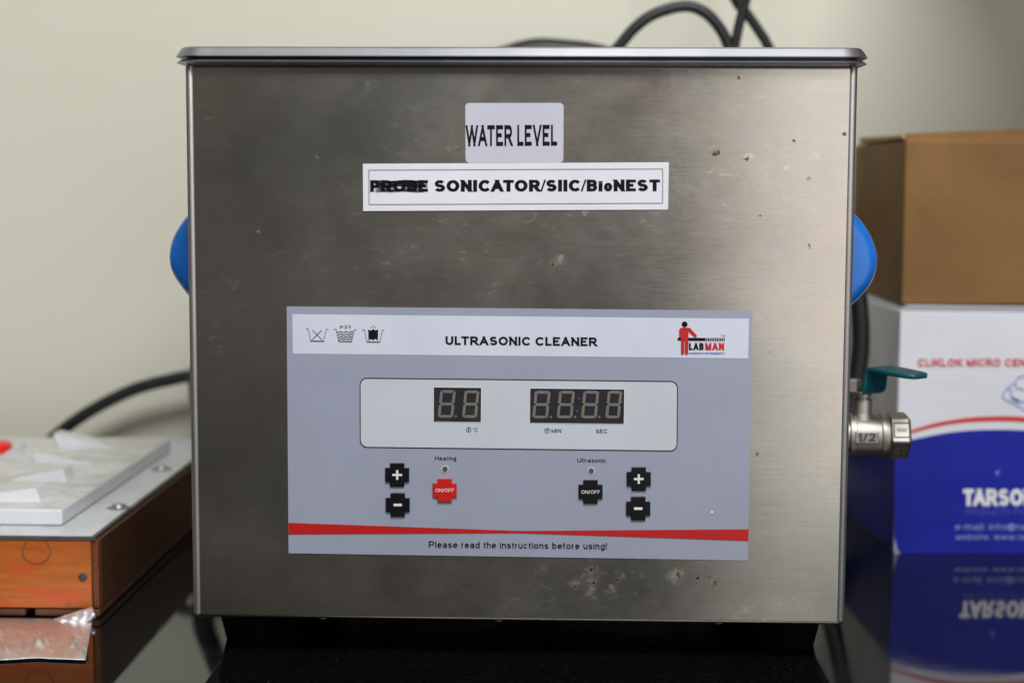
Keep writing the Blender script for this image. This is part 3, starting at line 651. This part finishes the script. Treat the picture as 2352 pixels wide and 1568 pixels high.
dm = t.math('MULTIPLY', t.ramp(t.noise(38, 7, .7, (.7, 1.5, 1), 1.0), .33, .62), t.ramp(sz.outputs[2], .6, .95))
c = t.mix(t.math('MULTIPLY', dm, .85), c, (.44, .43, .37))  # soil on upward faces, strengthened to paint tops darker as in frontal light
c = t.mix(t.math('MULTIPLY', t.math('MULTIPLY', t.ramp(t.noise(60, 6, .75, (.7, 1.6, 1), 1.5), .53, .66), t.ramp(sz.outputs[2], .5, .95, (.12, .12, .12, 1))), .6), c, (.23, .155, .12)); t.set(c, .36); t.bump(dm, .2, .0008); M_tray = t.m
M_edge = plain('dark_plate_edge', (.075, .078, .065), .5, var=.35, scale=90)

A = PZ(230, 1419, 0); YB = A.y; XR = A.x; YBK = .405
wb = thing('wooden_box', 'orange varnished wooden box topped by a stained white plate, left of the cleaner', 'wooden box', (XR-.15, YB+.15, 0))
XL = XR-.32
zt_ = PY(200, 1240, YB).z; zb_ = PY(150, 1396, YB).z; xo = PY(210, 1320, YB).x
box('front_board', XL, xo, YB, YB+.012, zb_, zt_, M_wood, wb, .0005)
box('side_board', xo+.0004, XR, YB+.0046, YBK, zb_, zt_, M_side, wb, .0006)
box('end_grain', xo+.0004, XR-.0003, YB+.0006, YB+.0044, zb_, zt_, M_wood2, wb, .0006)
box('side_board', XL-.02, XL-.0005, YB+.0006, YBK, zb_, zt_, M_wood2, wb, .0006)
box('back_board', XL, xo, YBK-.012, YBK, zb_, zt_, M_wood3, wb, .0005)
xa = cf(212, 0)[0]; xb = cf(292, 0)[0]; g0 = PY(xa, 1408, YB).x; g1 = PY(xb, 1408, YB).x
box('bottom_board', XL-.02, g0, YB+.001, YBK, .0005, zb_-.0006, M_ply, wb, .001)
box('bottom_board', g1, XR-.0005, YB+.001, YBK, .0005, zb_-.0006, M_ply, wb, .001)
q = PY(*cf(710, 660), YB); lathe('nail', [(-.0012, .0004), (-.0004, .0022), (.001, .0030)], (q.x, YB, q.z), (0, 1, 0), plain('nail_grey', (.05, .04, .04), .5), wb, 16)
t_k = plain('knot_stain', (.22, .062, .016), .6, var=.4, scale=300)
kr = [cf(312+118*math.cos(a)*(1+.03*math.sin(3*a)), 435+112*math.sin(a)) for a in [math.radians(x) for x in range(-52, 236, 12)]]
strokes('knot_ring', [(kr, False)], 3.6, t_k, wb, fn=lambda a, b: PY(a, b, YB-.0002))
zp = zt_+.0030; pc = PY(211, 1229, YB-.001)
xpr = PZ(212, 1229, zp).x; ypf = PZ(212, 1229, zp).y
box('plate_core', XL-.025, xpr+.0015, ypf+.0004, YBK+.004, zt_+.0002, zp-.0006, M_edge, wb)
tp = box('top_plate', XL-.025, xpr, ypf, YBK+.004, zp-.0006, zp, M_lam, wb)
t_st = plain('rusty_stain', (.16, .13, .10), .7, var=.5, scale=200)
def rivet(px, py):
    q = PZ(px, py, zp); lathe('screw', [(0, .0058), (.0004, .0058), (.0008, .0046), (.0022, .0036), (.0028, .0010)], (q.x, q.y, zp), (0, 0, 1), M_rim, wb, 20); lathe('screw_stain', [(.00002, .0072), (.00012, .0070)], (q.x, q.y, zp), (0, 0, 1), t_st, wb, 20)
rivet(*cw(1492, 1190)); rivet(*cv(0, 0) if False else (371, 1077))
# tray
a0 = PZ(143, 1208, zp); b0 = PZ(345, 1036, zp); th = .0098
tx = a0.x; ty0 = a0.y; ty1 = min(b0.y, YBK-.01)
tr = thing('white_tray', 'soiled white plastic slab with raised wedges, lying on the plate of the wooden box', 'tray', (tx-.12, ty0+.1, zp))
v, f = box8([Vector((tx-.3, ty0, zp+.0002)), Vector((tx, ty0, zp+.0002)), Vector((tx+.001, ty1, zp+.0002)), Vector((tx-.3, ty1, zp+.0002)), Vector((tx-.3, ty0, zp+th)), Vector((tx, ty0, zp+th)), Vector((tx+.001, ty1, zp+th)), Vector((tx-.3, ty1, zp+th))])
bevel(mesh('slab', v, f, M_tray, tr), .0016, 3)
zs = zp+th
def wedge(xh, yh, xl, yl, h, wdt, lean=.0):
    """high end (px on tray plane), low tip, height, width in y"""
    H = PZ(*cw(xh, yh), zs); L = PZ(*cw(xl, yl), zs); s = 1 if H.x > L.x else -1; e = Vector((0, wdt, 0))
    z = Vector((0, 0, -.0006)); up_ = Vector((-s*lean, 0, h)); t_ = Vector((0, 0, .0004))
    vs = [H+z, H+e+z, L+e+z, L+z, H+up_, H+up_+e, L+t_+e, L+t_]
    o = mesh('wedge', vs, [(0, 1, 2, 3), (4, 7, 6, 5), (0, 4, 5, 1), (3, 2, 6, 7), (0, 3, 7, 4), (1, 5, 6, 2)], M_tray, tr); bevel(o, .0013, 3); return o
wedge(515, 1112, -700, 1112, .0078, .016, .003)
wedge(845, 872, 120, 845, .0082, .018, .003)
wedge(440, 628, 1180, 655, .0068, .020, -.001)
wedge(735, 432, 1420, 440, .0095, .018, -.004)
wedge(250, 500, -150, 640, .0062, .016, .0)
wedge(1650, 330, 2300, 330, .0001, .001)if False else None
# red thing behind the tray
q = PZ(-12, 1038, zs)
rc = lathe('red_cap', [(0, .0115), (.005, .0115), (.0068, .0095), (.0074, .003)], (q.x, q.y, zs+.0002), (0, 0, 1), plain('red_plastic', (.75, .015, .01), .35), None, 24)
rc.data.transform(Matrix.Translation(-Vector((q.x, q.y, zs)))); rc.location = (q.x, q.y, zs)
tag(rc, 'small bright red cap at the left picture edge, on the white tray', 'cap')

# ------------------------------------------------------------------ foil strip
t = NT('crumpled_foil'); t.set(t.ramp(t.noise(90, 4), .3, .7, (.80, .79, .78, 1), (.94, .93, .92, 1)), t.math('ADD', .30, t.math('MULTIPLY', t.noise(60, 4), .16)), .90)
t.bump(t.noise(60, 4, .55, (1, .6, 1), 1.0), .30, .0022); M_foil = t.m
bot = [cf(*p) for p in ((-260, 1385), (0, 1368), (150, 1360), (260, 1352), (330, 1350), (480, 1358), (620, 1362), (735, 1366))]
top = [cf(*p) for p in ((-260, 1030), (0, 1020), (80, 1016), (200, 1030), (370, 1052), (520, 1075), (680, 1060), (795, 1095))]
def lerp_path(pts, t):
    n = len(pts)-1; i = min(n-1, int(t*n)); k = t*n-i; return Vector(pts[i])*(1-k)+Vector(pts[i+1])*k
NU, NV = 150, 34; vs, fs = [], []
for i in range(NU+1):
    u = i/NU; b = lerp_path(bot, u); tq = lerp_path(top, u); zz = (1.2 if i % 2 else -1.2)
    pb = PZ(b.x, b.y+zz*.7, .0012); pt_ = PY(tq.x, tq.y+zz*.3, YB-.004)
    for j in range(NV+1):
        v_ = j/NV; p = pb.lerp(pt_, v_); z = pb.z+(pt_.z-pb.z)*v_**1.7
        am = math.sin(math.pi*min(1, v_*1.05))
        n1 = noise.noise(Vector((u*16, v_*5, 1.3)))*.0020+noise.noise(Vector((u*30, v_*9+u*9, 4)))*.0004+abs(noise.noise(Vector((u*10+v_*5, v_*2-u*4, 9))))*.0028
        p = Vector((p.x, p.y, max(.0006, z+n1*am)))
        vs.append(p)
for i in range(NU):
    for j in range(NV): fs.append((i*(NV+1)+j, i*(NV+1)+j+1, (i+1)*(NV+1)+j+1, (i+1)*(NV+1)+j))
fl = [cf(*p) for p in ((372, 1050), (450, 1022), (560, 985), (680, 945), (790, 915))]; fb = [cf(*p) for p in ((380, 1053), (500, 1072), (600, 1075), (700, 1062), (823, 1005))]
vm, fm = vs, fs; vs, fs = [], []; b0_ = 0; K = 40; J = 8
for i in range(K+1):
    u = i/K; a = lerp_path(fl, u); b = lerp_path(fb, u); zz = 1.0 if i % 2 else -1.0
    for j in range(J+1):
        s_ = j/J; q = a.lerp(b, s_); yy = YB-.0045-.006*s_-.0025*math.sin(math.pi*s_)+.0022*noise.noise(Vector((u*9, s_*4, 2)))
        vs.append(PY(q.x, q.y+(zz if j == 0 else 0), yy))
for i in range(K):
    for j in range(J): fs.append((b0_+i*(J+1)+j, b0_+i*(J+1)+j+1, b0_+(i+1)*(J+1)+j+1, b0_+(i+1)*(J+1)+j))
fo = mesh('foil_strip', vm, fm, M_foil, None, True, loc=(XR-.07, .04, 0))
t = NT('folded_foil_back'); t.set(t.ramp(t.noise(90, 4), .3, .7, (.80, .79, .80, 1), (.9, .9, .92, 1)), .5, .75); t.bump(t.noise(200, 4, .6, (1, 1, .5), 1.0), .4, .001)
mesh('folded_corner', vs, fs, t.m, fo, True).data.transform(Matrix.Translation((0, 0, 0))); sm = fo.modifiers.new('sol', 'SOLIDIFY'); sm.thickness = .00008
tag(fo, 'crumpled shiny foil strip with serrated edges, lying in front of the orange wooden box', 'foil')

# ------------------------------------------------------------------ white and blue carton, right
TH = .056; A = PZ(2053, 1270, 0); U = Vector((math.cos(TH), math.sin(TH), 0)); N = Vector((math.sin(TH), -math.cos(TH), 0)); D = -N
ht = PP(2053, 712, A, N).z; BW, BD = .30, .20
t = NT('glossy_carton'); t.set(t.ramp(t.noise(12, 4), .3, .7, (.68, .685, .74, 1), (.74, .745, .80, 1)), .42); t.bump(t.noise(9, 3, .5, (1, 1, 4)), .2, .004); M_carton = t.m
t = NT('blue_carton_print'); t.set(t.ramp(t.noise(20, 5), .3, .7, (.009, .015, .27, 1), (.012, .019, .34, 1)), .42, None, .25); t.bump(t.noise(9, 3, .5, (1, 1, 4)), .2, .004); M_bprint = t.m
M_tarred = plain('red_carton_print', (.62, .030, .022), .4); M_pale = plain('pale_blue_print', (.09, .12, .42), .4); M_pale2 = plain('light_blue_print', (.26, .31, .62), .4)
M_line = plain('line_drawing_blue', (.35, .40, .70), .4)
cx = thing('carton', 'white carton with blue lower half and red arc, right of the cleaner', 'carton', A+U*.15+D*.08)
def Bx(u, d, z): return A+U*u+D*d+Vector((0, 0, z))
v, f = box8([Bx(0, 0, 0), Bx(BW, 0, 0), Bx(BW, BD, 0), Bx(0, BD, 0), Bx(0, 0, ht), Bx(BW, 0, ht-.003), Bx(BW, BD, ht-.002), Bx(0, BD, ht)])
bevel(mesh('carton_body', v, f, M_carton, cx), .0012, 3)
v, f = box8([Bx(.001, -.0006, ht+.0003), Bx(BW-.01, -.0006, ht-.0024), Bx(BW-.01, BD-.004, ht), Bx(.001, BD-.004, ht+.001), Bx(.001, -.0006, ht+.0012), Bx(BW-.01, -.0006, ht-.0013), Bx(BW-.01, BD-.004, ht+.0009), Bx(.001, BD-.004, ht+.002)])
bevel(mesh('top_flap', v, f, M_carton, cx), .0003, 2)
v, f = box8([Bx(.004, .0, ht+.0022), Bx(BW-.02, .0, ht-.0002), Bx(BW-.02, BD-.01, ht+.0012), Bx(.004, BD-.01, ht+.0022), Bx(.004, .0, ht+.0030), Bx(BW-.02, .0, ht+.0006), Bx(BW-.02, BD-.01, ht+.0020), Bx(.004, BD-.01, ht+.0030)])
bevel(mesh('top_flap', v, f, M_carton, cx), .0003, 2)
def fn(off): return lambda px, py: PP(px, py, A+N*off, N)
def arc(pts):
    out = []
    P = [Vector(cb(*p)) for p in pts]
    for i in range(len(P)-1):
        p0, p1, p2, p3 = P[max(0, i-1)], P[i], P[i+1], P[min(len(P)-1, i+2)]
        for k in range(6):
            t = k/6; out.append(tuple(0.5*((2*p1)+(p2-p0)*t+(2*p0-5*p1+4*p2-p3)*t*t+(3*p1-p0-3*p2+p3)*t**3)))
    return out+[tuple(P[-1])]
tb = arc([(396, 826), (480, 800), (600, 773), (720, 753), (850, 741), (1000, 738), (1135, 742), (1350, 762), (1600, 800), (2200, 930), (3050, 1190)])
edge = PP(*cb(396, 826), A, N)
blue = tb+[(tb[-1][0], 1269), (2054, 1269.5)]
blue = [(max(p[0], 2054.0), p[1]) for p in blue]
poly('blue_print', blue, M_bprint, cx, fn=fn(.0004))
# blue on the side face
zbl = PP(2054, cb(0, 826)[1], A, N).z
v = [Bx(-.0004, .0012, .0012), Bx(-.0004, BD-.0012, .0012), Bx(-.0004, BD-.0012, zbl-.004), Bx(-.0004, .0012, zbl)]
mesh('blue_print', v, [(0, 1, 2, 3)], M_bprint, cx)
rt_ = arc([(396, 771), (480, 745), (600, 708), (720, 683), (850, 667), (1000, 661), (1135, 665), (1350, 682), (1600, 715), (2200, 835), (3050, 1090)]); rb_ = arc([(396, 786), (480, 762), (600, 730), (720, 706), (850, 694), (1000, 690), (1135, 695), (1350, 715), (1600, 750), (2200, 875), (3050, 1135)])
v = []; f = []
for a, b in zip(rt_, rb_): v += [fn(.0004)(max(a[0], 2054), a[1]), fn(.0004)(max(b[0], 2054), b[1])]
for i in range(len(rt_)-1): f.append((2*i, 2*i+1, 2*i+3, 2*i+2))
mesh('red_arc', v, f, M_tarred, cx)
def BT(s, pre, xa, xb, yb, cap, mat, bold, off=.0008, space=1.0):
    a = cb(xa, yb); b = cb(xb, yb); text('lettering', s, a[0], b[0], a[1], b[1], cap*.4027, mat, cx, 0, bold, space, fn=fn(off), prefix=pre, nrm=N)
BT('CLIKLOK MICRO CENTRIFUGE', 'CLIKLOK MICRO', 530, 1002, 376, 42, M_tarred, .20, space=1.1)
BT('TARSONS', 'TARSO', 788, 1130, 1172, 97, M_white_ink, .31, space=.45)
BT('PRODUCTS PVT', 'PRODUCTS PV', 803, 1135, 1222, 32, M_pale, .12, space=1.05)
BT('e-mail: info@tarsons', 'e-mail: info@ta', 743, 1142, 1309, 38, M_pale2, .13)
BT('website: www.tarsons', 'website: www.ta', 743, 1142, 1365, 34, M_pale2, .13)
fl2 = fn(.0008)
strokes('tube_drawing', [([cb(1012, 540), cb(1040, 500), cb(1085, 470), cb(1100, 440), cb(1150, 425), cb(1200, 450), cb(1190, 500), cb(1140, 510), cb(1095, 500), cb(1088, 470)], False), ([cb(1012, 540), cb(1022, 560), cb(1100, 600), cb(1180, 650)], False), ([cb(1040, 505), cb(1070, 515), cb(1060, 545), cb(1120, 580), cb(1190, 560)], False)], 3.0, M_line, cx, fn=fl2)
strokes('tube_drawing', [([cb(1068, 555), cb(1110, 578)], False)], 5.0, M_blue_ink, cx, fn=fn(.0010))
strokes('small_mark', [([cb(997, 977), cb(984, 975), cb(977, 984), cb(984, 994), cb(990, 995)], False)], 3.0, M_pale2, cx, fn=fl2)
# worn white corner
polys('worn_corner', [[(2054.5, 1271), (2068, 1269.5), (2062, 1263), (2058, 1252), (2054.5, 1232)], ], plain('torn_card', (.40, .42, .47), .7, var=.5, scale=300), cx, fn=fn(.0007))

# ------------------------------------------------------------------ brown cardboard box on the carton
t = NT('brown_cardboard'); c = t.ramp(t.noise(11, 6, .65, dist=.5), .3, .7, (.185, .095, .032, 1), (.27, .145, .050, 1)); c = t.mix(t.math('MULTIPLY', t.ramp(t.noise(1, 3, .5, (9, 9, 420)), .4, .7), .12), c, (.14, .075, .03)); t.set(c, .65, None, .25)
t.bump(t.noise(1, 3, .5, (260, 260, 4)), .12, .0006); M_card = t.m
M_cardedge = plain('cut_cardboard_edge', (.40, .25, .11), .8, var=.3, scale=300, bump=.3)
z0 = ht+.0033; pfl = A+D*.004+U*.0015; TH2 = .03; U2 = Vector((math.cos(TH2), math.sin(TH2), 0)); N2 = Vector((math.sin(TH2), -math.cos(TH2), 0)); D2 = -N2
z1 = PP(2062, 322, pfl, N2).z; W2, D2L = .27, .16
bb = thing('cardboard_box', 'plain brown cardboard box with a slightly open flap, stacked on the white and blue carton', 'cardboard box', pfl+U2*.13+D2*.08+Vector((0, 0, z0)))
def B2x(u, d, z): return pfl+U2*u+D2*d+Vector((0, 0, z))
v, f = box8([B2x(0, 0, z0), B2x(W2, 0, z0), B2x(W2, D2L, z0), B2x(0, D2L, z0), B2x(0, 0, z1), B2x(W2, 0, z1), B2x(W2, D2L, z1), B2x(0, D2L, z1)])
bevel(mesh('box_body', v, f, M_card, bb), .002, 3)
v, f = box8([B2x(.001, .0005, z1-.0005), B2x(W2, .0005, z1-.0005), B2x(W2, .0035, z1-.0005), B2x(.001, .0035, z1-.0005), B2x(.0015, .010, z1+.0045), B2x(W2, .020, z1+.016), B2x(W2, .023, z1+.0150), B2x(.0015, .013, z1+.0035)])
bevel(mesh('top_flap', v, f, M_card, bb), .0008, 2)
v, f = box8([B2x(-.0005, .006, z1+.0005), B2x(.02, .006, z1+.0005), B2x(.02, D2L-.02, z1+.0005), B2x(-.0005, D2L-.02, z1+.0005), B2x(-.0005, .008, z1+.0035), B2x(.02, .008, z1+.0035), B2x(.02, D2L-.02, z1+.0050), B2x(-.0005, D2L-.02, z1+.0050)])
bevel(mesh('side_flap', v, f, M_cardedge, bb), .0008, 2)
